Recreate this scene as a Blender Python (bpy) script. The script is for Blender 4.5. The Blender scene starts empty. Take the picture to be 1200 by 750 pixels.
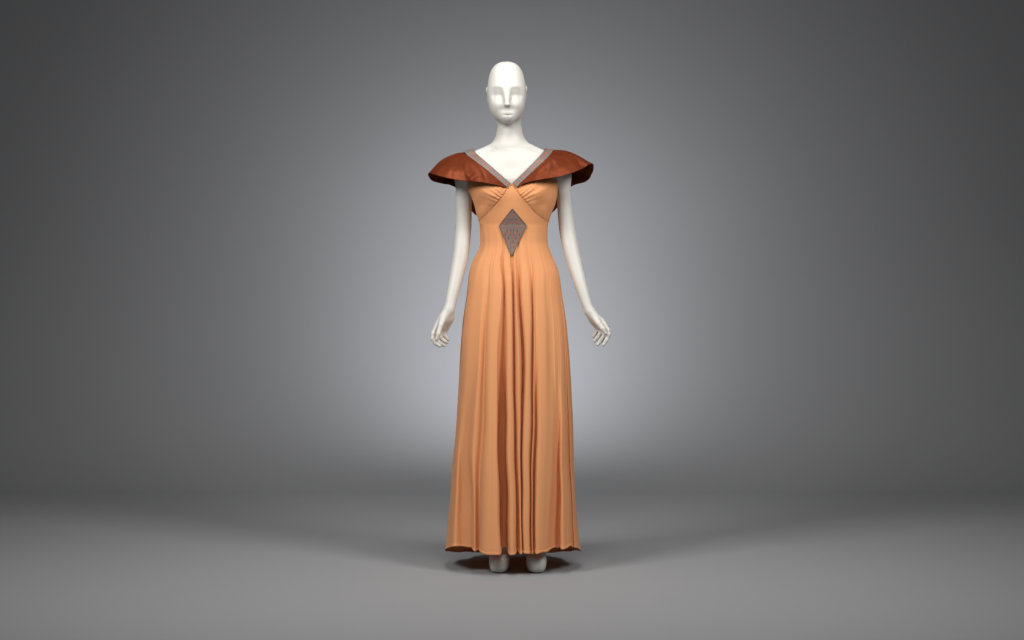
import bpy, bmesh, math
import numpy as np
from mathutils import Vector

scene = bpy.context.scene
col = scene.collection

# ------------------------------------------------------------------ camera
CAM_D, CAM_Z, FPX = 5.5, 0.87, 1833.33          # metres to the figure, lens height, focal length in photo pixels
cam_d = bpy.data.cameras.new('camera')
cam = bpy.data.objects.new('camera', cam_d)
col.objects.link(cam)
cam.location = (0, -CAM_D, CAM_Z)
cam.rotation_euler = (math.radians(90), 0, 0)
cam_d.sensor_width = 36.0
cam_d.lens = 36.0 * FPX / 1200.0
cam_d.clip_start, cam_d.clip_end = 0.1, 100
scene.camera = cam

# ------------------------------------------------------------------ world: dim grey studio
world = bpy.data.worlds.new('World')
scene.world = world
world.use_nodes = True
bg = world.node_tree.nodes['Background']
bg.inputs['Color'].default_value = (0.95, 0.97, 1.0, 1)
bg.inputs['Strength'].default_value = 0.07


# ------------------------------------------------------------------ lamps of the studio
def lamp(name, kind, loc, aim, power, color=(1, 1, 1), **kw):
    d = bpy.data.lights.new(name, kind)
    d.energy = power
    d.color = color
    for k, v in kw.items():
        setattr(d, k, v)
    o = bpy.data.objects.new(name, d)
    o.location = loc
    o.rotation_euler = (Vector(aim) - Vector(loc)).to_track_quat('-Z', 'Y').to_euler()
    col.objects.link(o)
    return o


lamp('overhead_softbox', 'AREA', (0.0, -0.60, 3.40), (0, -0.10, 1.0), 7, (1.0, 0.985, 0.96),
     shape='RECTANGLE', size=0.5, size_y=0.4, spread=math.radians(125))
lamp('front_softbox', 'AREA', (0.0, -2.10, 3.25), (0, 0, 1.40), 10, (1.0, 0.985, 0.96),
     shape='RECTANGLE', size=1.2, size_y=0.7, spread=math.radians(105))
lamp('side_softbox', 'AREA', (-2.05, -2.2, 2.95), (0, 0, 1.42), 31, (1.0, 0.985, 0.965),
     shape='RECTANGLE', size=1.1, size_y=1.1, spread=math.radians(105))
lamp('side_softbox', 'AREA', (2.05, -2.2, 2.95), (0, 0, 1.42), 27.5, (1.0, 0.985, 0.965),
     shape='RECTANGLE', size=1.1, size_y=1.1, spread=math.radians(105))
# background light on a low stand behind the figure, turned to the wall
lamp('background_light', 'SPOT', (0.0, 2.55, 1.16), (0, 3.9, 1.08), 70, (0.94, 0.95, 1.0),
     spot_size=math.radians(168), spot_blend=1.0, shadow_soft_size=0.15)

scene.view_settings.view_transform = 'Standard'
scene.view_settings.look = 'None'
scene.view_settings.exposure = 0.0
scene.view_settings.gamma = 1.0
scene.view_settings.use_curve_mapping = False


# ------------------------------------------------------------------ helpers
def P(px, py, Y):
    """a place measured in the photograph, at its own distance Y behind (+) or before (-) the figure's middle"""
    s = (CAM_D + Y) / FPX
    return np.array([(px - 600.0) * s, Y, CAM_Z - (py - 375.0) * s])


def pxX(px, Y):
    return (px - 600.0) * (CAM_D + Y) / FPX


def pyZ(py, Y=0.0):
    return CAM_Z - (py - 375.0) * (CAM_D + Y) / FPX


def pchip(xs, ys, x):
    """monotone cubic interpolation"""
    xs = np.asarray(xs, float); ys = np.asarray(ys, float); x = np.clip(x, xs[0], xs[-1])
    h = np.diff(xs); d = np.diff(ys) / h
    m = np.zeros_like(ys)
    for i in range(1, len(xs) - 1):
        if d[i - 1] * d[i] > 0:
            w1, w2 = 2 * h[i] + h[i - 1], h[i] + 2 * h[i - 1]
            m[i] = (w1 + w2) / (w1 / d[i - 1] + w2 / d[i])
    m[0], m[-1] = d[0], d[-1]
    i = np.clip(np.searchsorted(xs, x, side='right') - 1, 0, len(xs) - 2)
    t = (x - xs[i]) / h[i]
    return ((2 * t**3 - 3 * t**2 + 1) * ys[i] + (t**3 - 2 * t**2 + t) * h[i] * m[i]
            + (-2 * t**3 + 3 * t**2) * ys[i + 1] + (t**3 - t**2) * h[i] * m[i + 1])


def catmull(pts, n):
    """Catmull-Rom through pts (K,...) with n samples per segment"""
    pts = np.asarray(pts, float)
    K = len(pts)
    ext = np.concatenate([[2 * pts[0] - pts[1]], pts, [2 * pts[-1] - pts[-2]]])
    out = []
    for i in range(K - 1):
        p0, p1, p2, p3 = ext[i], ext[i + 1], ext[i + 2], ext[i + 3]
        for j in range(n):
            t = j / n
            out.append(0.5 * (2 * p1 + (p2 - p0) * t + (2 * p0 - 5 * p1 + 4 * p2 - p3) * t * t
                              + (3 * p1 - p0 - 3 * p2 + p3) * t**3))
    out.append(pts[-1])
    return np.array(out)


def link_mesh(name, verts, faces, mat, parent=None, smooth=True):
    me = bpy.data.meshes.new(name)
    verts = np.asarray(verts, float).reshape(-1, 3)
    me.from_pydata(verts.tolist(), [], faces)
    me.update()
    if smooth:
        me.polygons.foreach_set('use_smooth', np.ones(len(me.polygons), bool))
    me.materials.append(mat)
    o = bpy.data.objects.new(name, me)
    col.objects.link(o)
    if parent:
        o.parent = parent
    return o


def grid_faces(nr, nc, close=False, flip=False):
    f = []
    for r in range(nr - 1):
        for c in range(nc if close else nc - 1):
            c2 = (c + 1) % nc
            q = (r * nc + c, r * nc + c2, (r + 1) * nc + c2, (r + 1) * nc + c)
            f.append(q[::-1] if flip else q)
    return f


def solidify(o, t, offset=0.0):
    m = o.modifiers.new('thickness', 'SOLIDIFY')
    m.thickness = t
    m.offset = offset
    return o


# ------------------------------------------------------------------ materials
def new_mat(name):
    m = bpy.data.materials.new(name)
    m.use_nodes = True
    nt = m.node_tree
    return m, nt, nt.nodes['Principled BSDF']


def node(nt, kind, **kw):
    n = nt.nodes.new(kind)
    for k, v in kw.items():
        setattr(n, k, v)
    return n


def noise_mix(nt, bsdf, c1, c2, scale, detail=4.0, stretch=(1, 1, 1)):
    tc = node(nt, 'ShaderNodeTexCoord')
    mp = node(nt, 'ShaderNodeMapping'); mp.inputs['Scale'].default_value = stretch
    nz = node(nt, 'ShaderNodeTexNoise')
    nz.inputs['Scale'].default_value = scale; nz.inputs['Detail'].default_value = detail
    mx = node(nt, 'ShaderNodeMix', data_type='RGBA')
    mx.inputs[6].default_value = (*c1, 1); mx.inputs[7].default_value = (*c2, 1)
    nt.links.new(tc.outputs['Object'], mp.inputs['Vector'])
    nt.links.new(mp.outputs['Vector'], nz.inputs['Vector'])
    nt.links.new(nz.outputs['Fac'], mx.inputs[0])
    nt.links.new(mx.outputs[2], bsdf.inputs['Base Color'])
    return tc, nz


def add_bump(nt, bsdf, tc, scale, strength, dist, detail=3.0, stretch=(1, 1, 1)):
    mp = node(nt, 'ShaderNodeMapping'); mp.inputs['Scale'].default_value = stretch
    nz = node(nt, 'ShaderNodeTexNoise')
    nz.inputs['Scale'].default_value = scale; nz.inputs['Detail'].default_value = detail
    bp = node(nt, 'ShaderNodeBump')
    bp.inputs['Strength'].default_value = strength; bp.inputs['Distance'].default_value = dist
    nt.links.new(tc.outputs['Object'], mp.inputs['Vector'])
    nt.links.new(mp.outputs['Vector'], nz.inputs['Vector'])
    nt.links.new(nz.outputs['Fac'], bp.inputs['Height'])
    nt.links.new(bp.outputs['Normal'], bsdf.inputs['Normal'])
    return bp


# apricot silk crepe
M_crepe, nt, b = new_mat('apricot_crepe')
tc, _ = noise_mix(nt, b, (0.71, 0.308, 0.128), (0.76, 0.338, 0.147), 5.0, 6.0, (1, 1, 0.25))
b.inputs['Roughness'].default_value = 0.72
b.inputs['Specular IOR Level'].default_value = 0.25
b.inputs['Sheen Weight'].default_value = 0.12
b.inputs['Sheen Roughness'].default_value = 0.5
b.inputs['Sheen Tint'].default_value = (1.0, 0.8, 0.62, 1)
add_bump(nt, b, tc, 260.0, 0.10, 0.002, 3.0)
tr = node(nt, 'ShaderNodeBsdfTranslucent'); tr.inputs['Color'].default_value = (0.80, 0.27, 0.075, 1)
mxs = node(nt, 'ShaderNodeMixShader'); mxs.inputs[0].default_value = 0.10
nt.links.new(b.outputs[0], mxs.inputs[1]); nt.links.new(tr.outputs[0], mxs.inputs[2])
nt.links.new(mxs.outputs[0], nt.nodes['Material Output'].inputs['Surface'])

# rust silk taffeta
M_taf, nt, b = new_mat('rust_taffeta')
tc, _ = noise_mix(nt, b, (0.10, 0.0195, 0.0065), (0.165, 0.033, 0.0110), 26.0, 4.0)
b.inputs['Roughness'].default_value = 0.44
b.inputs['Specular IOR Level'].default_value = 0.2
b.inputs['Metallic'].default_value = 0.28
b.inputs['Specular Tint'].default_value = (1.0, 0.55, 0.38, 1)
b.inputs['Sheen Tint'].default_value = (1.0, 0.5, 0.3, 1)
add_bump(nt, b, tc, 24.0, 0.45, 0.010, 1.5)

# matte white mannequin lacquer
M_man, nt, b = new_mat('white_lacquer')
tc, _ = noise_mix(nt, b, (0.56, 0.543, 0.500), (0.58, 0.563, 0.520), 9.0)
b.inputs['Roughness'].default_value = 0.45
b.inputs['Specular IOR Level'].default_value = 0.35
add_bump(nt, b, tc, 300.0, 0.03, 0.001)

# grey backdrop paper
M_paper, nt, b = new_mat('grey_paper')
tc, _ = noise_mix(nt, b, (0.300, 0.303, 0.312), (0.312, 0.315, 0.324), 1.3, 5.0)
b.inputs['Roughness'].default_value = 0.8
b.inputs['Specular IOR Level'].default_value = 0.2
add_bump(nt, b, tc, 90.0, 0.05, 0.002)

# brocade: the printed figure of the cloth is stored per vertex
M_broc, nt, b = new_mat('brocade')
at = node(nt, 'ShaderNodeAttribute', attribute_name='figure')
nt.links.new(at.outputs['Color'], b.inputs['Base Color'])
b.inputs['Roughness'].default_value = 0.5
tc = node(nt, 'ShaderNodeTexCoord')
add_bump(nt, b, tc, 500.0, 0.25, 0.001)

M_cord, nt, b = new_mat('dark_cord')
noise_mix(nt, b, (0.055, 0.028, 0.020), (0.10, 0.05, 0.035), 300.0)
b.inputs['Roughness'].default_value = 0.7

# ------------------------------------------------------------------ setting: one seamless sweep of paper
prof = []
Y_FLAT, R_SWEEP, H = 2.35, 1.55, 6.0
for y in np.linspace(-7.5, Y_FLAT, 30):
    prof.append((y, 0.0))
for a in np.linspace(0, math.pi / 2, 40)[1:]:
    prof.append((Y_FLAT + R_SWEEP * math.sin(a), R_SWEEP * (1 - math.cos(a))))
for z in np.linspace(R_SWEEP, H, 12)[1:]:
    prof.append((Y_FLAT + R_SWEEP, z))
xs = np.linspace(-6.5, 6.5, 40)
V = [(x, y, z) for (y, z) in prof for x in xs]
bd = link_mesh('studio_backdrop', V, grid_faces(len(prof), len(xs)), M_paper)
bd['kind'] = 'structure'
bd['label'] = 'seamless grey paper backdrop sweeping from floor to wall'

# ------------------------------------------------------------------ shared garment measures (photo rows)
LV = [196, 205, 212, 222, 232, 240, 250, 258, 264, 275, 284, 292, 300, 308, 316, 326, 340, 380, 420, 460, 500, 540, 580, 610, 650]
LFT = [549, 548, 547.5, 548.5, 553, 556, 558.5, 561, 562, 562.5, 562.8, 561, 557, 553, 550.5, 549, 547.5, 542, 538.9, 537, 535, 530.7, 527.6, 524.8, 520.8]
RGT = [652, 652.5, 653, 653.3, 652, 650, 646, 643.3, 642.2, 641.5, 641.8, 644, 647.3, 650.8, 654, 656.3, 658, 664, 667.4, 669.7, 672, 672.7, 674.8, 676.3, 680.3]
DL = [196, 212, 224, 240, 256, 264, 280, 300, 340, 420, 500, 580, 650]
DF = [.080, .098, .104, .100, .092, .088, .088, .095, .118, .142, .160, .176, .192]
DB = [.095, .098, .098, .094, .086, .083, .085, .103, .130, .160, .200, .240, .270]
NEXP = 2.3


def Lft(py): return pchip(LV, LFT, py)
def Rgt(py): return pchip(LV, RGT, py)
def Dfr(py): return pchip(DL, DF, py)
def Dbk(py): return pchip(DL, DB, py)


# ------------------------------------------------------------------ mannequin: one continuous surface from a distance field
PR = []


def prim(kind, k, op='u', **kw):
    PR.append(dict(kind=kind, k=k, op=op, **kw))
    p = PR[-1]
    if kind == 'cone':
        a, b_ = np.array(kw['a']), np.array(kw['b']); r = max(kw['ra'], kw['rb'])
        p['lo'], p['hi'] = np.minimum(a, b_) - r, np.maximum(a, b_) + r
    elif kind == 'ell':
        c, r = np.array(kw['c']), np.array(kw['r'])
        m = r if kw.get('R') is None else np.full(3, r.max())
        p['lo'], p['hi'] = c - m, c + m
    elif kind == 'limb':
        t = kw['tab']; r = t[:, 3].max()
        p['lo'], p['hi'] = t[:, :3].min(0) - r, t[:, :3].max(0) + r
    elif kind == 'loft':
        p['lo'], p['hi'] = np.array(kw['lo_']), np.array(kw['hi_'])


def prim_d(p, Q):
    if p['kind'] == 'cone':
        a, b_ = np.array(p['a']), np.array(p['b'])
        ba = b_ - a
        h = np.clip(((Q - a) @ ba) / (ba @ ba), 0, 1)
        return np.linalg.norm(Q - a - h[:, None] * ba, axis=1) - (p['ra'] + (p['rb'] - p['ra']) * h)
    if p['kind'] == 'ell':
        q = Q - np.array(p['c'])
        if p.get('R') is not None:
            q = q @ p['R']
        r = np.array(p['r'])
        if p.get('n'):
            e = p['n']
            return ((np.abs(q / r)**e).sum(1)**(1 / e) - 1) * r.min()
        k0 = np.linalg.norm(q / r, axis=1)
        k1 = np.linalg.norm(q / (r * r), axis=1)
        return k0 * (k0 - 1) / np.maximum(k1, 1e-9)
    if p['kind'] == 'limb':
        z = Q[:, 2]; t = p['tab']; zs = t[:, 2]
        c = np.hypot(Q[:, 0] - np.interp(z, zs, t[:, 0]), Q[:, 1] - np.interp(z, zs, t[:, 1]))
        s = (c - np.interp(z, zs, t[:, 3])) * np.interp(z, zs, t[:, 4])
        e = np.maximum(zs[0] - z, z - zs[-1])
        return np.maximum(s, e)
    if p['kind'] == 'loft':
        z = Q[:, 2]
        zs, cx, hw, f, bk = p['zs'], p['cx'], p['hw'], p['f'], p['b']
        X = np.abs(Q[:, 0] - np.interp(z, zs, cx)); Yv = Q[:, 1]
        w = np.interp(z, zs, hw)
        d = np.where(Yv < 0, np.interp(z, zs, f), np.interp(z, zs, bk))
        q = (X / w)**2.2 + (np.abs(Yv) / d)**2.2
        s = (q**(1 / 2.2) - 1) * np.minimum(w, d)
        e = np.maximum(zs[0] - z, z - zs[-1])
        return np.maximum(s, e)


def sdf(Q, plist=None):
    d = np.full(len(Q), 1.0)
    for p in (PR if plist is None else plist):
        e = prim_d(p, Q)
        k = p['k']
        if p['op'] == 'u':
            h = np.maximum(k - np.abs(d - e), 0) / k
            d = np.minimum(d, e) - h * h * k * 0.25
        else:
            e = -e
            h = np.maximum(k - np.abs(d - e), 0) / k
            d = np.maximum(d, e) + h * h * k * 0.25
    return d


# head
def H_(dx, py, Y):
    """head frame: sideways photo pixels from the face axis, which leans a little to the right below"""
    ax = 593.6 + (py - 105) * 0.045
    return P(ax + dx, py, Y)


HY = -0.005
prim('ell', .001, c=H_(0, 102.0, HY + .012), r=(.0640, .092, .0868), n=2.45)
prim('ell', .030, c=H_(0, 117.5, HY - .024), r=(.0618, .068, .0780), n=2.5)
prim('ell', .02, c=H_(0, 136.5, HY - .066), r=(.0265, .022, .0215))          # chin
prim('cone', .012, a=H_(0, 103.5, HY - .080), b=H_(0, 122.0, HY - .1050), ra=.0066, rb=.0072)   # nose
prim('ell', .006, c=H_(0, 122.6, HY - .1000), r=(.0108, .011, .0062))
prim('ell', .010, c=H_(0, 132.6, HY - .0720), r=(.0215, .0125, .0042))       # upper lip
prim('ell', .006, c=H_(0, 136.6, HY - .0720), r=(.0190, .0135, .0052))       # lower lip
prim('ell', .004, 's', c=H_(0, 134.6, HY - .0895), r=(.0190, .0060, .0010))    # closed mouth
for s, g in ((-1, 0.0), (1, 0.0)):
    prim('ell', .004, c=H_(s * 22.0, 112.5 if s < 0 else 109.5, HY + .018), r=(.0042, .015, .027 if s < 0 else .024))
    prim('ell', .004, c=H_(s * 22.8, 105.5 if s < 0 else 104.0, HY + .018), r=(.0050, .012, .010))
# neck, shoulders
prim('cone', .022, a=P(596.8, 138, .018), b=P(597.2, 160, .022), ra=.0405, rb=.0420)
prim('cone', .02, a=P(597.2, 160, .022), b=P(598, 188, .018), ra=.0420, rb=.058)
for s in (-1, 1):
    cx = 598
    prim('cone', .034, a=P(cx + s * 8, 177.5, .026), b=P(cx + s * 46, 193.5, .016), ra=.042, rb=.0400)
    prim('cone', .03, a=P(cx + s * 4, 188, -.030), b=P(cx + s * 44, 190.5, -.008), ra=.026, rb=.028)   # collar bones
# trunk
rows = np.array([176, 184, 190, 196, 205, 212, 224, 240, 256, 264, 280, 300, 340, 380, 400], float)
hwr = np.array([18, 32, 41, 45, 46, 46.5, 46.5, 43.5, 38, 36.0, 35.5, 39, 47, 47, 44]) * .003
frr = np.array([.050, .060, .068, 0.075, .083, .088, .086, .084, .080, .077, .077, .083, .100, .105, .10])
bkr = np.array([.055, .070, .080, .086, .088, .088, .088, .084, .075, .072, .074, .090, .105, .10, .09])
zz = pyZ(rows)[::-1]
prim('loft', .03, zs=zz, cx=np.full(len(rows), .0045), hw=hwr[::-1], f=frr[::-1], b=bkr[::-1],
     lo_=(-.17, -.12, zz[0]), hi_=(.18, .12, zz[-1]))
# arms: (px, py, Y, radius)
ARM = {-1: [(547, 199, .012, .036), (544, 212, .014, .0290), (543.0, 228, .016, .0268), (543.6, 252, .022, .0276), (542.6, 272, .022, .0284),
            (539.6, 300, .004, .0284), (533.6, 330, -.020, .0242), (529.0, 350, -.036, .0208), (526.7, 360.5, -.044, .0192), (523.6, 369, -.048, .0150), (519.5, 378, -.050, .0095), (517.0, 384, -.050, .004)],
       1: [(654.5, 197, .012, .036), (659.5, 211, .014, .0275), (660.9, 226, .016, .0252), (662.3, 249, .022, .0268), (665.6, 273, .022, .0295),
           (671.2, 300, .004, .0284), (678.8, 328, -.020, .0242), (685.6, 350, -.036, .0200), (690.0, 362.0, -.044, .0184), (695.2, 370, -.048, .0145), (700.5, 378, -.050, .0095), (704, 384, -.050, .004)]}
for s in (-1, 1):
    c = ARM[s]
    pts = catmull(np.array([list(P(*q[:3])) + [q[3]] for q in c]), 12)[::-1]
    sl = np.gradient(pts[:, 0], pts[:, 2])
    cosv = 1 / np.sqrt(1 + np.clip(sl, -2, 2)**2 * .6)
    tab = np.column_stack([pts[:, :3], pts[:, 3] / (1 * np.maximum(cosv, .75))**.5, cosv])
    tab = tab[np.argsort(tab[:, 2])]
    prim('limb', .022, tab=tab)
    prim('cone', .03, a=P(*c[0][:3]), b=P(*c[0][:3]) + np.array([0, 0, -.02]), ra=c[0][3], rb=c[0][3])


# hands
def chain(pts, k):
    for i in range(len(pts) - 1):
        a, b_ = pts[i], pts[i + 1]
        prim('cone', k if i == 0 else .003, a=P(*a[:3]), b=P(*b_[:3]), ra=a[3] * FAT, rb=b_[3] * FAT)


HZ = -.046
FAT = 1.08
HANDS = {
    -1: dict(
        palm=[((524.5, 365, HZ, .0140), (517.5, 375, HZ - .002, .0125)),
              ((527.0, 364, HZ + .004, .0135), (526.8, 373, HZ + .010, .0115)),
              ((517.5, 375, HZ - .004, .0130), (512.5, 384, HZ - .014, .0092)),
              ((521.5, 375, HZ + .004, .0130), (516.5, 387, HZ + .008, .0092)),
              ((527.5, 373, HZ + .012, .0125), (522.5, 386, HZ + .024, .0095))],
        index=[(513.5, 378, HZ - .012, .0088), (507.9, 391, HZ - .024, .0082), (507.2, 397.0, HZ - .028, .0078), (510.8, 402.2, HZ - .034, .0070), (515.3, 405.3, HZ - .036, .0060)],
        middle=[(515.0, 383, HZ + .002, .0085), (511.8, 398.5, HZ - .010, .0078), (516.0, 402.6, HZ - .016, .0069), (520.4, 404.9, HZ - .018, .0058)],
        ring=[(517.0, 385, HZ + .014, .0082), (516.0, 395.8, HZ + .006, .0076), (520.6, 399.6, HZ + .000, .0066), (523.6, 401.4, HZ - .002, .0056)],
        little=[(522.0, 385, HZ + .026, .0076), (520.6, 393.6, HZ + .020, .0068), (523.6, 396.5, HZ + .016, .0058), (525.4, 398.2, HZ + .014, .0050)],
        thumb=[(520.6, 370, HZ - .012, .0095), (516.6, 381, HZ - .034, .0086), (513.6, 391.5, HZ - .044, .0078), (511.7, 397.5, HZ - .046, .0058)]),
    1: dict(
        palm=[((693.0, 367, HZ, .0135), (702.5, 377, HZ - .002, .0120)),
              ((690.2, 366, HZ + .004, .0130), (695.5, 375.5, HZ + .012, .0105)),
              ((702.5, 377, HZ - .004, .0125), (709.2, 384, HZ - .012, .0092)),
              ((699.5, 377, HZ + .004, .0130), (705.5, 387, HZ + .008, .0095)),
              ((695.5, 375, HZ + .012, .0115), (701.5, 385, HZ + .024, .0090))],
        index=[(705.5, 376, HZ - .010, .0085), (712.3, 387.0, HZ - .022, .0080), (713.0, 392.5, HZ - .028, .0077), (710.4, 399.0, HZ - .034, .0068), (706.9, 404.4, HZ - .036, .0056)],
        middle=[(706.0, 385, HZ + .002, .0085), (708.6, 393.0, HZ - .010, .0078), (704.4, 398.6, HZ - .016, .0070), (700.2, 404.0, HZ - .018, .0057)],
        ring=[(703.5, 385, HZ + .014, .0082), (703.8, 390.0, HZ + .006, .0074), (700.0, 395.6, HZ + .000, .0066), (696.8, 399.8, HZ - .002, .0055)],
        little=[(700.0, 383, HZ + .024, .0074), (700.0, 387.2, HZ + .020, .0064), (697.4, 391.4, HZ + .016, .0057), (695.4, 394.6, HZ + .014, .0050)],
        thumb=[(695.8, 371, HZ - .010, .0098), (701.4, 379.0, HZ - .032, .0094), (706.6, 385.4, HZ - .042, .0084), (709.8, 390.6, HZ - .044, .0060)]),
}
for s in (-1, 1):
    h = HANDS[s]
    for a, b_ in h['palm']:
        prim('cone', .016, a=P(*a[:3]), b=P(*b_[:3]), ra=a[3], rb=b_[3])
    for f in ('little', 'ring', 'middle', 'index'):
        chain(h[f], .003)
    chain(h['thumb'], .014)
# legs and feet
for s, fx in ((-1, 586.2), (1, 627.2)):
    hip = np.array([s * .075 + .003, .0, .80])
    ank = np.array([pxX(fx, .0), .015, .165])
    knee = (hip + ank) / 2 + np.array([0, -.015, .0])
    calf = knee * .62 + ank * .38 + np.array([0, .018, 0])
    prim('cone', .04, a=hip, b=knee, ra=.078, rb=.048)
    prim('cone', .03, a=knee, b=calf, ra=.046, rb=.046)
    prim('cone', .03, a=calf, b=ank, ra=.046, rb=.031)
    out = s * .003
    prim('cone', .02, a=ank, b=ank + np.array([out * .5, -.042, -.050]), ra=.0290, rb=.0285)
    prim('cone', .015, a=ank + np.array([out * .5, -.042, -.050]), b=(ank[0] + out, -.085, .046), ra=.0285, rb=.0270)
    prim('ell', .02, c=(ank[0] + out, -.086, .030), r=(.0338, .058, .0340), n=2.6)
    prim('cone', .025, a=ank, b=ank + np.array([0, .035, -.07]), ra=.028, rb=.024)
    prim('cone', .02, a=ank + np.array([0, .035, -.07]), b=(ank[0], -.02, .040), ra=.022, rb=.022)
# soles stand flat on the paper: everything under the floor is cut
FLOOR_CUT = .0025


def body(Q, plist=None):
    return np.maximum(sdf(Q, plist), FLOOR_CUT - Q[:, 2])


def surface_nets(h=.0025, B=16):
    lo = np.min([p['lo'] for p in PR], axis=0) - .05
    hi = np.max([p['hi'] for p in PR], axis=0) + .05
    nb = np.ceil((hi - lo) / (h * B)).astype(int)
    bs = h * B
    ii = np.stack(np.meshgrid(*[np.arange(n) for n in nb], indexing='ij'), -1).reshape(-1, 3)
    cen = lo + (ii + .5) * bs
    act = np.abs(body(cen)) < bs * 1.9
    ii = ii[act]
    N = nb * B + 2
    def gid(a): return (a[:, 0] * N[1] + a[:, 1]) * N[2] + a[:, 2]
    loc = np.stack(np.meshgrid(*[np.arange(B + 1)] * 3, indexing='ij'), -1).reshape(-1, 3)
    ids, vs, quads = [], [], []
    for b0 in ii:
        base = b0 * B
        o = lo + base * h
        pl = [p for p in PR if np.all(p['lo'] - .06 < o + bs) and np.all(p['hi'] + .06 > o)]
        if not pl:
            continue
        D = body(o + loc * h, pl).reshape(B + 1, B + 1, B + 1)
        S = D < 0
        if S.all() or not S.any():
            continue
        # cell vertices
        acc = np.zeros((B, B, B, 3)); cnt = np.zeros((B, B, B))
        for ax in range(3):
            sl0 = [slice(None)] * 3; sl1 = [slice(None)] * 3
            sl0[ax] = slice(0, B); sl1[ax] = slice(1, B + 1)
            d0, d1 = D[tuple(sl0)], D[tuple(sl1)]
            x = (S[tuple(sl0)] != S[tuple(sl1)])
            t = np.where(x, d0 / np.where(x, d0 - d1, 1), 0)
            oth = [a for a in range(3) if a != ax]
            for u in (0, 1):
                for v in (0, 1):
                    s = [slice(None)] * 3
                    s[oth[0]] = slice(u, u + B); s[oth[1]] = slice(v, v + B)
                    xx, tt = x[tuple(s)], t[tuple(s)]
                    cnt += xx
                    acc[..., ax] += np.where(xx, tt, 0)
                    acc[..., oth[0]] += np.where(xx, u, 0)
                    acc[..., oth[1]] += np.where(xx, v, 0)
            # quads
            e = np.argwhere(x[tuple(slice(0, B) for _ in range(3))])
            if len(e):
                g = e + base
                sgn = S[e[:, 0], e[:, 1], e[:, 2]]
                o1 = np.zeros(3, int); o1[(ax + 1) % 3] = 1
                o2 = np.zeros(3, int); o2[(ax + 2) % 3] = 1
                q = np.stack([gid(g - o1 - o2), gid(g - o2), gid(g), gid(g - o1)], 1)
                q[~sgn] = q[~sgn][:, ::-1]
                quads.append(q)
        c = np.argwhere(cnt > 0)
        w = acc[c[:, 0], c[:, 1], c[:, 2]] / cnt[c[:, 0], c[:, 1], c[:, 2]][:, None]
        ids.append(gid(c + base)); vs.append(o + (c + w) * h)
    ids = np.concatenate(ids); vs = np.concatenate(vs); quads = np.concatenate(quads)
    order = np.argsort(ids); ids = ids[order]; vs = vs[order]
    pos = np.clip(np.searchsorted(ids, quads), 0, len(ids) - 1)
    ok = (ids[pos] == quads).all(1)
    return vs, pos[ok]


def laplace(v, q, it=2, lam=.5):
    e = np.concatenate([q[:, [0, 1]], q[:, [1, 2]], q[:, [2, 3]], q[:, [3, 0]]])
    n = len(v)
    deg = np.bincount(e[:, 0], minlength=n) + np.bincount(e[:, 1], minlength=n)
    for _ in range(it):
        s = np.stack([np.bincount(e[:, 0], v[e[:, 1], a], n) + np.bincount(e[:, 1], v[e[:, 0], a], n) for a in range(3)], 1)
        v = v + lam * (s / np.maximum(deg, 1)[:, None] - v)
    return v


bv, bq = surface_nets()
bv = laplace(bv, bq, 3, .5)


def sstep(a, b_, x):
    t = np.clip((x - a) / (b_ - a), 0, 1)
    return t * t * (3 - 2 * t)


# blank eye hollows: the face slopes back under the brow and comes forward again at the cheek
sc_ = (CAM_D + bv[:, 1]) / FPX
f_py = 375 - (bv[:, 2] - CAM_Z) / sc_
f_dx = np.abs(600 + bv[:, 0] / sc_ - (593.6 + (f_py - 105) * 0.045))
arch = 101.2 + 2.6 * (np.abs(f_dx - 11.0) / 8.0)**2.2
hollow = (np.clip((f_py - arch) / 9.0, 0, 1)**.85 * (1 - sstep(110.0, 125.0, f_py)) * sstep(2.2, 6.5, f_dx) * (1 - sstep(14.5, 21.5, f_dx)))
face = (bv[:, 1] < HY - .03) & (f_py < 130)
bv[face, 1] += .0105 * hollow[face]
man = link_mesh('mannequin', bv, bq.tolist(), M_man)
man['label'] = 'white abstract female mannequin with bald head and featureless eyes wearing the apricot gown'
man['category'] = 'mannequin'

TORSO = [p for p in PR if p['hi'][2] > 0.75 and abs((p['lo'] + p['hi'])[0] / 2) < .15 and p['hi'][2] < 1.62]


def push_out(V, gap, plist=TORSO, it=3):
    V = V.copy()
    for _ in range(it):
        d = sdf(V, plist)
        m = d < gap
        if not m.any():
            break
        Q = V[m]
        g = np.stack([sdf(Q + np.eye(3)[a] * .001, plist) - sdf(Q - np.eye(3)[a] * .001, plist) for a in range(3)], 1)
        g /= np.maximum(np.linalg.norm(g, axis=1), 1e-9)[:, None]
        V[m] = Q + g * (gap - d[m])[:, None]
    return V


# ------------------------------------------------------------------ the gown
gown = bpy.data.objects.new('evening_gown', None)
col.objects.link(gown)
gown.empty_display_size = .1
gown['label'] = 'floor length apricot crepe evening gown with rust winged collar, worn by the mannequin'
gown['category'] = 'gown'


def front_y(t, py):
    """front surface depth of the gown's base form at fraction t of its width"""
    a = np.clip(np.abs(2 * t - 1), 0, 1)
    return -Dfr(py) * np.maximum(1 - a**NEXP, 0)**(1 / NEXP)


BUST = [(572.5, 226.0), (628.5, 225.0)]


def bust(px, py):
    s = 0
    for cx, cy in BUST:
        dy = py - cy
        s = s + .022 * np.exp(-((px - cx) / 17.0)**2 - (dy / np.where(dy > 0, 14.0, 23.0))**2)
    return s


SEAM_L = [(599.6, 215.8), (594, 222.5), (589, 229.2), (583, 237), (575, 246.2), (568.5, 252.6), (561.5, 258)]
SEAM_R = [(599.6, 215.8), (605, 222.5), (610, 229.2), (617, 237.5), (626, 248.2), (635, 255), (643, 259.5)]


def tof(px, py): return (px - Lft(py)) / (Rgt(py) - Lft(py))


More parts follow.
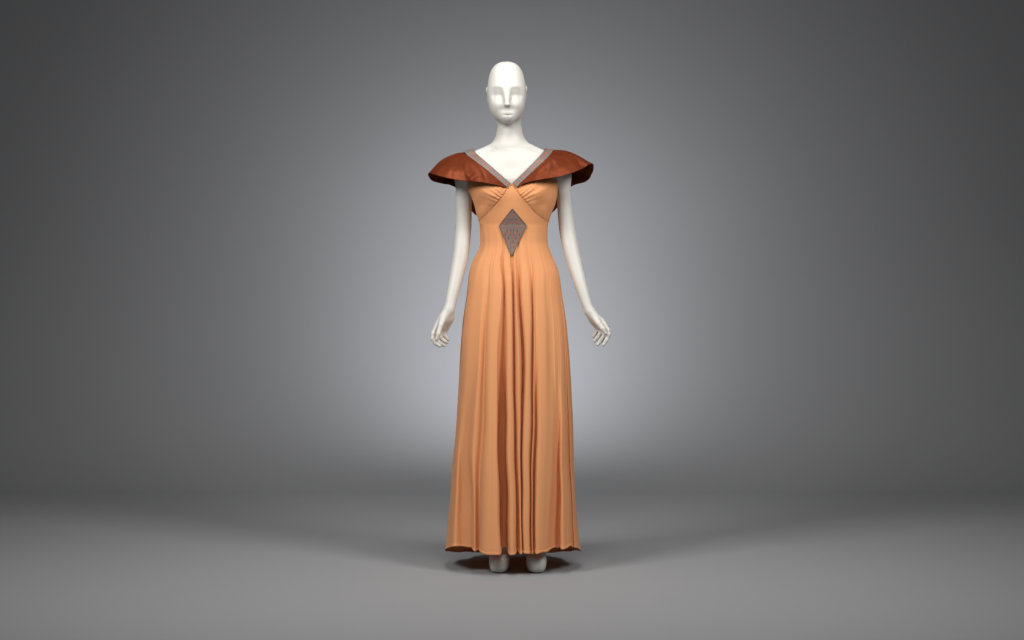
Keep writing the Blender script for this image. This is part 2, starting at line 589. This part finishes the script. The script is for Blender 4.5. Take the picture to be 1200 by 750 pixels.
_sl = sorted((float(tof(a, b_)), b_) for a, b_ in SEAM_L)
_sr = sorted((float(tof(a, b_)), b_) for a, b_ in SEAM_R)
T_C = _sr[0][0]
_sl[0] = (0.0, 258.5); _sr[-1] = (1.0, 260.0)
_st = _sl + _sr[1:]
def seam_py(t): return pchip([a for a, _ in _st], [b_ for _, b_ in _st], t)
def top_py(t): return 215.6 - np.minimum(np.abs(t - T_C) * 2, 1.0)**.9 * 17.5


def surf(t, py, extra=0.0):
    """point on the front of the bodice"""
    px = Lft(py) + t * (Rgt(py) - Lft(py))
    Y = front_y(t, py) - bust(px, py) - extra
    return np.stack([pxX(px, Y), Y, pyZ(py, Y)], -1), px


def gathers(px, py, side):
    sm = np.array(SEAM_L if side < 0 else SEAM_R)
    a, b_ = sm[1], sm[4]
    d = (b_ - a) / np.linalg.norm(b_ - a)
    nrm = np.array([d[1], -d[0]]) if side > 0 else np.array([-d[1], d[0]])
    if nrm[1] > 0: nrm = -nrm
    u = (px - a[0]) * d[0] + (py - a[1]) * d[1]
    p = np.maximum((px - a[0]) * nrm[0] + (py - a[1]) * nrm[1], 0)
    # folds fan out as they leave the seam
    uc = 9.0
    uu = uc + (u - uc) / (1 + p / 26.0)
    out = 0
    rng = np.random.RandomState(3 if side < 0 else 8)
    for c, w, amp, L in ((1.5, 1.1, .0026, 9), (4.6, 1.0, .0034, 15), (7.4, 1.2, .0040, 22), (10.6, 1.1, .0036, 17),
                         (13.6, 1.3, .0030, 26), (17.4, 1.6, .0020, 20), (21.5, 2.4, .0012, 22)):
        c = c + rng.uniform(-.5, .5); L = L * rng.uniform(.8, 1.25); amp = amp * rng.uniform(.8, 1.2)
        prof_ = np.exp(-((uu - c - .03 * p * math.sin(c)) / w)**2)
        out = out + 1.35 * amp * prof_ * np.exp(-(p / L)**1.5) * np.minimum(p / 1.5 + .35, 1)
    return out


NT, NV = 110, 90
for side in (-1, 1):
    ts = np.linspace(0.0, T_C, NT) if side < 0 else np.linspace(T_C, 1.0, NT)
    tt = np.tile(ts, (NV, 1)).T
    vv = np.tile(np.linspace(0, 1, NV), (NT, 1))
    py = top_py(tt) + (seam_py(tt) + .4 - top_py(tt)) * vv
    px0 = Lft(py) + tt * (Rgt(py) - Lft(py))
    dist = np.maximum(seam_py(tt) - py, 0)
    ex = gathers(px0, py, side) - .0016 * np.exp(-(dist / 1.2)**2) + .0035 * np.exp(-((dist - 7) / 7.0)**2) * np.clip((py - 232) / 12, 0, 1)
    # soft drag lines running from the gathers to the side
    ex = ex + .0009 * np.sin(px0 * .35 + py * .22) * np.clip(dist / 8, 0, 1)
    Vt, _ = surf(tt, py, ex)
    Vt = push_out(Vt.reshape(-1, 3), .004)
    o = link_mesh('bust_panel', Vt, grid_faces(NT, NV, flip=True), M_crepe, gown)
    solidify(o, .0015, -1)
ts = np.linspace(0, 1, 200)
tt = np.tile(ts, (70, 1)).T
vv = np.tile(np.linspace(0, 1, 70), (200, 1))
py = seam_py(tt) + (263.45 - seam_py(tt)) * vv
ed = py - seam_py(tt)
ex = .0022 - .0018 * np.exp(-(ed / .7)**2) - .0003 * np.exp(-((tt - T_C) * 90)**2)
Vt, _ = surf(tt, py, ex)
o = link_mesh('midriff_panel', Vt.reshape(-1, 3), grid_faces(200, 70, flip=True), M_crepe, gown)
# back of the bodice
th = np.linspace(0, math.pi, 90)
rowsb = np.linspace(199, 266.5, 50)
Vb = []
for q in rowsb:
    l, r = Lft(q), Rgt(q)
    for a in th:
        x = (l + r) / 2 + (r - l) / 2 * math.copysign(abs(math.cos(a))**(2 / NEXP), math.cos(a))
        y = Dbk(q) * abs(math.sin(a))**(2 / NEXP)
        Vb.append((pxX(x, y * .3), y, pyZ(q)))
o = link_mesh('back_panel', push_out(np.array(Vb), .004), grid_faces(50, 90, flip=True), M_crepe, gown)
solidify(o, .0015, -1)

# ------------------------------------------------------------------ skirt: hand measured folds
LEV = [264, 300, 340, 420, 500, 575, 645]
FOLDS = [  # photo columns of each crest and trough at LEV, and how far it stands out (cm)
    ([566, 563, 553, 545, 539, 534, 530], [0, 0, .1, .4, .8, 1.2, 1.5]),
    ([570, 567, 560, 553, 544.5, 541.5, 541.5], [0, 0, 0, 0, -.9, -3.4, -4.6]),
    ([572.5, 570, 564, 558, 549, 551, 551.5], [0, 0, .1, .1, -1.8, -4.0, -4.8]),
    ([574.5, 573, 567, 562, 556, 555.5, 556], [0, 0, .1, .3, .5, .3, .2]),
    ([576.5, 576, 572, 567.5, 565.5, 562, 561], [0, -.1, -.6, -1.7, -2.2, -2.4, -2.6]),
    ([578.5, 578.5, 575, 571, 569, 566, 564], [0, .1, .3, .8, 1.4, 1.8, 2.2]),
    ([581.5, 582, 580.5, 577, 576, 575, 575], [0, .2, .5, 1.0, 1.7, 2.4, 3.0]),
    ([584.5, 585, 586, 582.5, 582.5, 584, 586.5], [0, .2, .4, .8, 1.2, 1.7, 2.0]),
    ([586.5, 586.8, 588.3, 585.5, 584.0, 586, 588], [0, .1, .2, -1.4, -4.6, -5.8, -6.2]),
    ([588.3, 589.2, 591, 591.8, 592.8, 593, 593.6], [0, -.7, -1.8, -3.8, -6.2, -7.2, -7.4]),
    ([590.3, 591.3, 593.3, 594.3, 594.3, 596, 598], [0, .1, .3, .6, 1.0, 1.4, 2.0]),
    ([596, 597, 599.0, 600, 601.5, 603, 604], [0, .2, .5, .6, 1.0, 1.4, 2.0]),
    ([599.3, 600.3, 601.5, 602, 603.2, 604.6, 605.5], [0, -.5, -1.8, -3.0, -3.2, -3.0, -3]),
    ([601.5, 602.2, 603.3, 605, 606, 607, 608], [0, .3, .5, .4, -.3, -1.0, -.8]),
    ([603.5, 604.2, 605.5, 609, 610, 610.2, 611], [0, .2, .3, .6, .5, .1, 0]),
    ([606, 606.8, 608.5, 613, 612, 611.8, 612.3], [0, -.5, -1.9, -3.8, -4.0, -3.8, -3.4]),
    ([609, 610, 612, 616, 614.2, 613.8, 614], [.1, .2, .4, .6, .8, 1.0, 1.2]),
    ([614, 616, 620.8, 621.5, 621, 620.3, 620.5], [.1, .2, .4, .6, .8, 1.0, 1.2]),
    ([617, 621, 623.5, 623.6, 623, 621.9, 621.9], [0, -.4, -1.3, -2.6, -2.6, -2.4, -2.2]),
    ([619, 623, 625.5, 625.8, 625, 623.9, 624.1], [0, .1, .3, .3, .1, .3, .3]),
    ([621, 625, 627.5, 628.3, 627.7, 626.4, 626.9], [0, .1, .2, -.3, -2.6, -3.2, -2.6]),
    ([623.5, 627, 630, 632, 631.0, 629.3, 628.5], [0, .1, .3, .6, 1.0, 1.5, 1.8]),
    ([628, 633, 637, 640, 640, 638, 636], [0, .1, .25, .5, .9, 1.2, 1.4]),
    ([631, 637, 642, 646, 648, 645, 642], [0, 0, -.1, -.5, .1, .2, .3]),
    ([634, 640, 646, 651, 653, 650, 649], [0, 0, .1, .1, -.9, -2.4, -3.2]),
    ([635.5, 642, 648.5, 654, 655.5, 655.5, 656], [0, 0, .2, .2, -.8, -2.6, -3.4]),
    ([637, 644, 651, 657, 658.2, 658, 658.5], [0, 0, .2, .5, 1.0, 1.3, 1.6]),
    ([638.6, 645.2, 654, 660.3, 663.2, 666, 668], [0, 0, .2, .4, .9, 1.2, 1.4]),
    ([640, 646.3, 656, 662.5, 665.8, 668.9, 671], [0, 0, -.2, -1.6, -1.8, -1.7, -1.8]),
    ([641, 647, 657, 665, 668.5, 671.5, 674.5], [0, 0, 0, 0, .3, .7, .8]),
]
NR = 170
DENS = 9
Z_TOP = pyZ(263.2)
rngs = np.random.RandomState(11)
back_ph = rngs.uniform(0, 6.28, 6)
NB = 110


def hem_z(Y):
    return np.interp(Y, [-.22, -.13, 0, .27], [.074, .093, .064, .012])


LEV_L, LEV_R = Lft(np.array(LEV, float)), Rgt(np.array(LEV, float))


def section(py):
    """closed outline of the skirt at one photo row: front folds, then the back"""
    l, r = float(Lft(py)), float(Rgt(py))
    pts = [(pxX(l + .6, .02), .022), (pxX(l, 0), 0.0)]
    for fx, fd in FOLDS:
        t = float(pchip(LEV, (np.array(fx) - LEV_L) / (LEV_R - LEV_L), py)); x = l + t * (r - l); d = float(pchip(LEV, fd, py)) * .01
        t = min(max(t, .004), .996)
        y = float(front_y(t, py)) - d * .82 - .0022
        pts.append((pxX(x, y), y))
    pts += [(pxX(r, 0), 0.0), (pxX(r - .6, .02), .022)]
    front = catmull(pts, DENS)
    front = front[DENS:-DENS]
    xl, xr = pxX(l, 0), pxX(r, 0)
    k = float(np.clip((py - 290) / 350, 0, 1))
    bk = []
    for i in range(1, NB):
        a = math.pi * i / NB
        win = math.sin(a)**.6
        f = (math.sin(9 * a + back_ph[0]) * .6 + math.sin(15 * a + back_ph[1]) * .4 + math.sin(6 * a + back_ph[2]) * .4)
        rad = 1 + .10 * k * f * win
        bk.append(((xl + xr) / 2 + (xr - xl) / 2 * math.copysign(abs(math.cos(a))**(2 / NEXP), math.cos(a)) * (1 + .04 * k * f * win),
                   Dbk(py) * abs(math.sin(a))**(2 / NEXP) * rad))
    return np.concatenate([front, np.array(bk)])


levels = np.linspace(263.2, 650, 120)
SEC = np.array([section(q) for q in levels])                # rows, columns, (x,y)
NCOL = SEC.shape[1]
zl = pyZ(levels)                                            # descending
hem = hem_z(SEC[-1, :, 1]) + .0022 * np.sin(np.arange(NCOL) * .13) + .0013 * np.sin(np.arange(NCOL) * .37 + 1)
VS = np.zeros((NR, NCOL, 3))
for c in range(NCOL):
    v = np.linspace(0, 1, NR)
    zt = pyZ(263.2, min(SEC[0, c, 1], 0.0))
    z = zt + (hem[c] - zt) * v
    # the folds are measured where they show: convert height to the photo row at the fold's own depth
    yy = np.interp(-z, -zl, SEC[:, c, 1])
    row_z = CAM_Z + (z - CAM_Z) * CAM_D / (CAM_D + np.minimum(yy, 0))
    VS[:, c, 0] = np.interp(-row_z, -zl, SEC[:, c, 0])
    VS[:, c, 1] = np.interp(-row_z, -zl, SEC[:, c, 1])
    VS[:, c, 2] = z
# a little slackness so that no fold runs ruler straight
cc = np.arange(NCOL)[None, :]; zz_ = VS[:, :, 2]
kk = np.clip((pyZ(300) - zz_) / .8, 0, 1)
VS[:, :, 0] += kk * .0012 * np.sin(zz_ * 9 + cc * .05) + kk * .0007 * np.sin(zz_ * 21 + cc * .09)
VS[:, :, 1] += kk * .0012 * np.sin(zz_ * 7 + cc * .11 + 1.3)
rf = np.random.RandomState(4)
fine_c = np.convolve(rf.normal(size=NCOL + 8), np.ones(3) / 3, 'same')[4:-4]
fine_d = np.convolve(rf.normal(size=NCOL + 24), np.hanning(9) / 4, 'same')[12:-12]
mixz = np.clip((zz_ - .3) / .6, 0, 1)
k2 = np.clip((1.205 - zz_) / .12, 0, 1)
VS[:, :, 1] += k2 * (fine_c[None] * .00025 * mixz + fine_d[None] * .0022 * (1 - .5 * mixz))
# the bottom centimetre belts outward where it is turned up
skirt = link_mesh('skirt', VS.reshape(-1, 3), grid_faces(NR, NCOL, close=True, flip=True), M_crepe, gown)
# hem: turned up strip, one sub-part
hr = 6
HV = np.zeros((hr, NCOL, 3))
tan = np.roll(VS[-1], -1, 0) - np.roll(VS[-1], 1, 0)
nrm = np.stack([-tan[:, 1], tan[:, 0], np.zeros(NCOL)], 1)
nrm /= np.maximum(np.linalg.norm(nrm, axis=1), 1e-9)[:, None]
if nrm[NCOL // 4, 1] > 0 and VS[-1, NCOL // 4, 1] < 0: nrm = -nrm
for i in range(hr):
    w = i / (hr - 1)
    src = VS[-1] * w + VS[-2] * (1 - w)
    HV[i] = src + nrm * (.0007 + .0006 * math.sin(w * math.pi)) + np.array([0, 0, -.0012 * w])
hem_o = link_mesh('hem', HV.reshape(-1, 3), grid_faces(hr, NCOL, close=True, flip=True), M_crepe, skirt)
solidify(hem_o, .0012, -1)


# ------------------------------------------------------------------ brocade figure
C_G, C_O, C_D = np.array((.138, .152, .140)), np.array((.46, .090, .035)), np.array((.050, .022, .015))


def paint(o, colors):
    a = o.data.color_attributes.new('figure', 'FLOAT_COLOR', 'POINT')
    c = np.ones((len(colors), 4)); c[:, :3] = colors
    a.data.foreach_set('color', c.ravel())


def blob(u, v, cu, cv, ru, rv):
    return np.clip(1.6 - 1.6 * np.sqrt(((u - cu) / ru)**2 + ((v - cv) / rv)**2), 0, 1)


# diamond inset
DT, DLf, DR, DBt = (600.4, 244.6), (584.9, 264.6), (617.2, 264.6), (599.6, 301.2)
n = 110


def on_front(px, py, lift):
    t = tof(px, py)
    Y = front_y(t, py) - bust(px, py) - lift
    return np.stack([pxX(px, Y), Y, pyZ(py, Y)], -1)


g1, g2 = np.meshgrid(np.linspace(0, 1, n), np.linspace(0, 1, n), indexing='ij')
q = [np.array(a) for a in (DT, DR, DBt, DLf)]
PX = (1 - g1) * (1 - g2) * q[0][0] + g1 * (1 - g2) * q[1][0] + g1 * g2 * q[2][0] + (1 - g1) * g2 * q[3][0]
PY = (1 - g1) * (1 - g2) * q[0][1] + g1 * (1 - g2) * q[1][1] + g1 * g2 * q[2][1] + (1 - g1) * g2 * q[3][1]
Vd = on_front(PX, PY, .0052)
dia = link_mesh('diamond_inset', Vd.reshape(-1, 3), grid_faces(n, n), M_broc, gown)
U = np.abs(PX - 600.3); Vv = PY
orange = np.zeros_like(U)
for cu, cv, ru, rv in ((3.6, 272.8, 1.7, 3.2), (3.7, 261.8, 1.3, 1.5), (0, 259.6, 1.6, 1.3), (8.8, 266.4, 1.7, 1.3), (0, 265.2, 1.4, 1.2),
                       (6.7, 258.6, 1.2, 2.0), (3.0, 254.6, 1.1, 1.4), (0, 251.0, 1.0, 2.0), (12.0, 264.3, 1.2, 1.2), (0, 277.5, 1.2, 2.4),
                       (6.6, 278.5, 1.0, 2.6), (0, 287.5, 1.5, 2.6), (4.0, 284.0, 1.0, 1.8), (9.5, 272.5, 1.0, 2.0), (0, 294.5, .8, 1.6), (9.6, 261.0, 1.1, 1.3), (5.0, 266.5, .8, 1.0), (2.4, 281.0, .8, 1.2)):
    orange = np.maximum(orange, blob(U, Vv, cu, cv, ru, rv))
dark = np.zeros_like(U)
for cu, cv, ru, rv in ((1.5, 270, .7, 3.5), (5.9, 270.5, .7, 3.6), (2.0, 257.2, 1.6, .7), (5.2, 262.0, .6, 2.0), (7.4, 263.0, 1.8, .6), (1.8, 275.2, .7, 2.0),
                       (4.2, 279.0, .7, 2.6), (1.6, 290.0, .6, 2.6), (8.2, 275.0, .6, 3.0), (2.0, 284.8, .6, 1.6), (1.5, 248.5, .6, 1.6), (4.8, 257.0, .6, 1.6), (10.6, 266.8, 1.4, .6), (0, 262.4, 1.4, .6), (0, 283.0, .7, 1.6)):
    dark = np.maximum(dark, blob(U, Vv, cu, cv, ru, rv))
rn = np.random.RandomState(5)
fine = .5 + .5 * np.sin(U * 3.1) * np.sin(Vv * 2.7 + U)
dark = np.maximum(dark, .75 * np.clip((fine - .56) / .2, 0, 1))
fin2 = .5 + .5 * np.sin(U * 2.3 + 1.1) * np.sin(Vv * 1.9 - U * .7)
orange = np.maximum(orange, .6 * np.clip((fin2 - .62) / .15, 0, 1))
edge = np.minimum(np.minimum(g1, 1 - g1), np.minimum(g2, 1 - g2))
dark = np.maximum(dark, np.clip(1.4 - edge / .022, 0, 1))
c_ = C_G[None, None] * (.88 + .24 * rn.rand(n, n))[..., None]
c_ = c_ * (1 - orange[..., None]) + C_O * orange[..., None]
c_ = c_ * (1 - .95 * dark[..., None]) + C_D * .95 * dark[..., None]
paint(dia, c_.reshape(-1, 3))
solidify(dia, .002, -1 if False else 1)


def tube(path, r, k=8):
    path = np.asarray(path)
    V_, F_ = [], []
    for i in range(len(path)):
        t = path[min(i + 1, len(path) - 1)] - path[max(i - 1, 0)]
        t /= np.linalg.norm(t)
        a = np.cross(t, (0, 1, 0)); a /= np.linalg.norm(a)
        b_ = np.cross(t, a)
        for j in range(k):
            w = 2 * math.pi * j / k
            V_.append(path[i] + r * (a * math.cos(w) + b_ * math.sin(w)))
    for i in range(len(path) - 1):
        for j in range(k):
            j2 = (j + 1) % k
            F_.append((i * k + j, i * k + j2, (i + 1) * k + j2, (i + 1) * k + j))
    return V_, F_


for a, b_ in ((DT, DR), (DT, DLf)):
    s_ = np.linspace(0, 1, 30)
    path = on_front(a[0] + (b_[0] - a[0]) * s_, a[1] + (b_[1] - a[1]) * s_, .0056)
    v_, f_ = tube(path, .0011)
    link_mesh('edge_cord', v_, f_, M_cord, dia)

# ------------------------------------------------------------------ winged collar and its brocade band
CL = [  # left in the photo: V point, along the shoulder, to the middle of the back; neck edge -> outer edge
    [(594.3, 219.0, -.114), (593.9, 219.2, -.115), (593.5, 219.4, -.115), (593, 219.6, -.116)],
    [(583, 209.5, -.108), (583.4, 212, -.113), (584, 214.5, -.118), (585.5, 217.6, -.122)],
    [(571, 199.3, -.096), (571, 204.5, -.109), (571.6, 210, -.121), (573, 215.0, -.130)],
    [(559, 190.2, -.076), (557.5, 197, -.098), (556.6, 205, -.114), (557, 213.0, -.122)],
    [(550.4, 184.0, -.048), (545.5, 191, -.078), (541.5, 201, -.093), (540, 211.6, -.099)],
    [(546.2, 180.7, -.022), (537, 186.5, -.052), (528, 196, -.070), (520.5, 207.8, -.076)],
    [(544.7, 179.2, .000), (533.5, 183.2, -.028), (519.5, 191.8, -.042), (508, 204.2, -.046)],
    [(544.2, 178.9, .010), (532.0, 184.8, .002), (515.5, 191.2, -.010), (502.8, 202.6, -.012)],
    [(544.6, 178.6, .022), (533.5, 180.3, .028), (517.0, 188.6, .028), (502.0, 206.0, .012)],
    [(547.0, 180.4, .044), (535, 187, .062), (520, 198, .064), (507, 212.2, .045)],
    [(552, 182.5, .062), (541, 194, .092), (528, 208, .098), (519, 215.6, .080)],
    [(561, 185, .078), (551, 203, .115), (543, 215, .125), (537, 222.0, .110)],
    [(577, 187.5, .088), (569, 210, .125), (562, 233, .135), (557, 251.5, .125)],
    [(599, 189, .092), (599, 212, .126), (599, 240, .135), (599, 268, .128)]]
CR = [
    [(605.0, 219.2, -.114), (605.3, 219.4, -.115), (605.6, 219.6, -.115), (606, 219.8, -.116)],
    [(616, 208.5, -.108), (616, 210.4, -.112), (615.5, 212.4, -.116), (614.5, 214.9, -.121)],
    [(628, 197.2, -.096), (629, 201.5, -.108), (630, 206, -.119), (630, 210.8, -.128)],
    [(639.2, 186.7, -.076), (643, 192.5, -.096), (646, 200, -.110), (648, 208.2, -.117)],
    [(645.2, 180.3, -.048), (653, 186.5, -.076), (660, 195, -.091), (664.5, 204.6, -.098)],
    [(647.5, 177.3, -.022), (659, 181.5, -.048), (669, 188.6, -.066), (679, 199.2, -.074)],
    [(648.5, 176.0, .000), (662, 178.4, -.024), (676, 184.6, -.038), (689, 194.2, -.044)],
    [(648.7, 175.7, .010), (663, 178.0, -.002), (678, 184.2, -.006), (694.2, 191.8, -.010)],
    [(648.2, 175.7, .022), (662.5, 177.0, .022), (678, 183.2, .022), (695.6, 195.4, .012)],
    [(646, 177.2, .044), (659, 182, .060), (675, 191.0, .064), (694, 203.0, .045)],
    [(642, 179.8, .062), (654, 189, .090), (668, 201, .098), (686.5, 212.8, .080)],
    [(634, 183, .078), (646, 199, .113), (657, 211, .123), (667, 220.6, .110)],
    [(620, 186, .088), (630, 208, .125), (638, 231, .135), (646.6, 249.4, .125)],
    [(599, 189, .092), (599, 212, .126), (599, 240, .135), (599, 268, .128)]]
TL = [(598.4, 214.8, -.112), (587.3, 205.3, -.106), (576.3, 195.6, -.095), (566.0, 186.9, -.076), (559.5, 181.3, -.048), (556, 178.4, -.022),
      (554.6, 177.2, .000), (554.4, 177.0, .010), (554.6, 177.0, .022), (556.2, 178.0, .044), (560, 179.5, .060), (568, 181.5, .072), (582, 183.2, .078), (599, 184, .082)]
TR = [(600.4, 214.8, -.112), (611.8, 203.8, -.106), (622.8, 193.0, -.095), (632.6, 182.9, -.076), (637.2, 177.4, -.048), (638.9, 175.0, -.022),
      (639.4, 174.2, .000), (639.5, 174.1, .010), (639.3, 174.2, .022), (638, 175.4, .044), (634.5, 177.5, .060), (627, 180.0, .072), (614, 182.6, .078), (599, 184, .082)]


def net(rows_):
    return np.array([[P(*p) for p in r] for r in rows_])


NU, NVc = 18, 16
sheets = []
for side, C in ((-1, CL), (1, CR)):
    cn = net(C)
    g = catmull(cn, NU)                                     # along the collar
    g = np.swapaxes(catmull(np.swapaxes(g, 0, 1), NVc), 0, 1)   # neck edge to outer edge
    sheets.append(g)


def dress_sheet(g, seed):
    nu, nv = g.shape[:2]
    du = np.gradient(g, axis=0); dv = np.gradient(g, axis=1)
    nn = np.cross(du, dv)
    nn /= np.maximum(np.linalg.norm(nn, axis=2), 1e-9)[..., None]
    u = np.linspace(0, 1, nu)[:, None]; v = np.linspace(0, 1, nv)[None, :]
    r = np.random.RandomState(seed)
    w = np.zeros((nu, nv))
    for i in range(26):                                     # soft creases running from the neck to the free edge
        c = r.uniform(.08, .93); wd = r.uniform(.008, .026); sk = r.uniform(-.10, .10); amp = r.uniform(-.0075, .0065)
        v0 = r.uniform(.25, .95)
        w += amp * np.exp(-((u - c - sk * (v - .5)) / wd)**2) * np.exp(-((v - v0) / r.uniform(.25, .5))**2)
    fade = np.clip(u / .1, 0, 1) * (.15 + .85 * v) * (.55 + .45 * np.sin(u * 23 + seed))
    return g + nn * (w * fade)[..., None]


full = []
for i, g in enumerate(sheets):
    g = dress_sheet(g, 21 + i)
    full.append(g)
# one cloth from V point over the back to V point
G = np.concatenate([full[0], full[1][::-1][1:]], 0)
shp = G.shape
BODYT = [p for p in PR if p['hi'][2] > 0.75]
Gv = push_out(G.reshape(-1, 3), .006, BODYT)
# keep the front clear of the bust underneath
collar = link_mesh('winged_collar', Gv, grid_faces(shp[0], shp[1]), M_taf, gown)
collar['label'] = 'wide rust taffeta collar standing out over both shoulders'
solidify(collar, .0014, 0)

# brocade band
bands = []
for T, C in ((TL, CL), (TR, CR)):
    inn = catmull(np.array([P(*p) for p in T]), 26)
    out = catmull(np.array([P(*r[0]) for r in C]), 26)
    bands.append((inn, out))
inn = np.concatenate([bands[0][0], bands[1][0][::-1][1:]])
out = np.concatenate([bands[0][1], bands[1][1][::-1][1:]])
nw = 13
w = np.linspace(-.02, 1.06, nw)
BV = inn[:, None] * (1 - w)[None, :, None] + out[:, None] * w[None, :, None]
nb_, _ = BV.shape[:2]
Bv = push_out(BV.reshape(-1, 3), .0085, BODYT)
band = link_mesh('brocade_band', Bv, grid_faces(nb_, nw), M_broc, collar)
seg = np.linalg.norm(np.diff(BV[:, nw // 2], axis=0), axis=1)
L_ = np.concatenate([[0], np.cumsum(seg)]) / .0030          # length in photo pixels
L_ = np.minimum(L_, L_[-1] - L_)
Lg, Wg = np.meshgrid(L_, np.linspace(0, 1, nw), indexing='ij')
per = 6.4
ph = (Lg / per) % 1.0
od = np.maximum(blob(ph, Wg, .35, .40, .24, .26), .85 * blob(ph, Wg, .85, .70, .16, .20))
od = np.maximum(od, .9 * blob((Lg / (per * 1.37)) % 1.0, Wg, .5, .25, .22, .2))
dk = np.maximum(np.clip(1.2 - np.minimum(Wg, 1 - Wg) / .07, 0, 1), .9 * blob((Lg / 3.1) % 1.0, Wg, .5, .55, .20, .35))
dk = np.maximum(dk, .8 * blob((Lg / 2.3) % 1.0, Wg, .4, .22, .22, .2))
rn = np.random.RandomState(2)
cb = C_G * (.7 + .6 * rn.rand(nb_, nw))[..., None]
cb = cb * (1 - od[..., None]) + C_O * od[..., None]
cb = cb * (1 - .9 * dk[..., None]) + C_D * .9 * dk[..., None]
paint(band, cb.reshape(-1, 3))
solidify(band, .0012, 0)
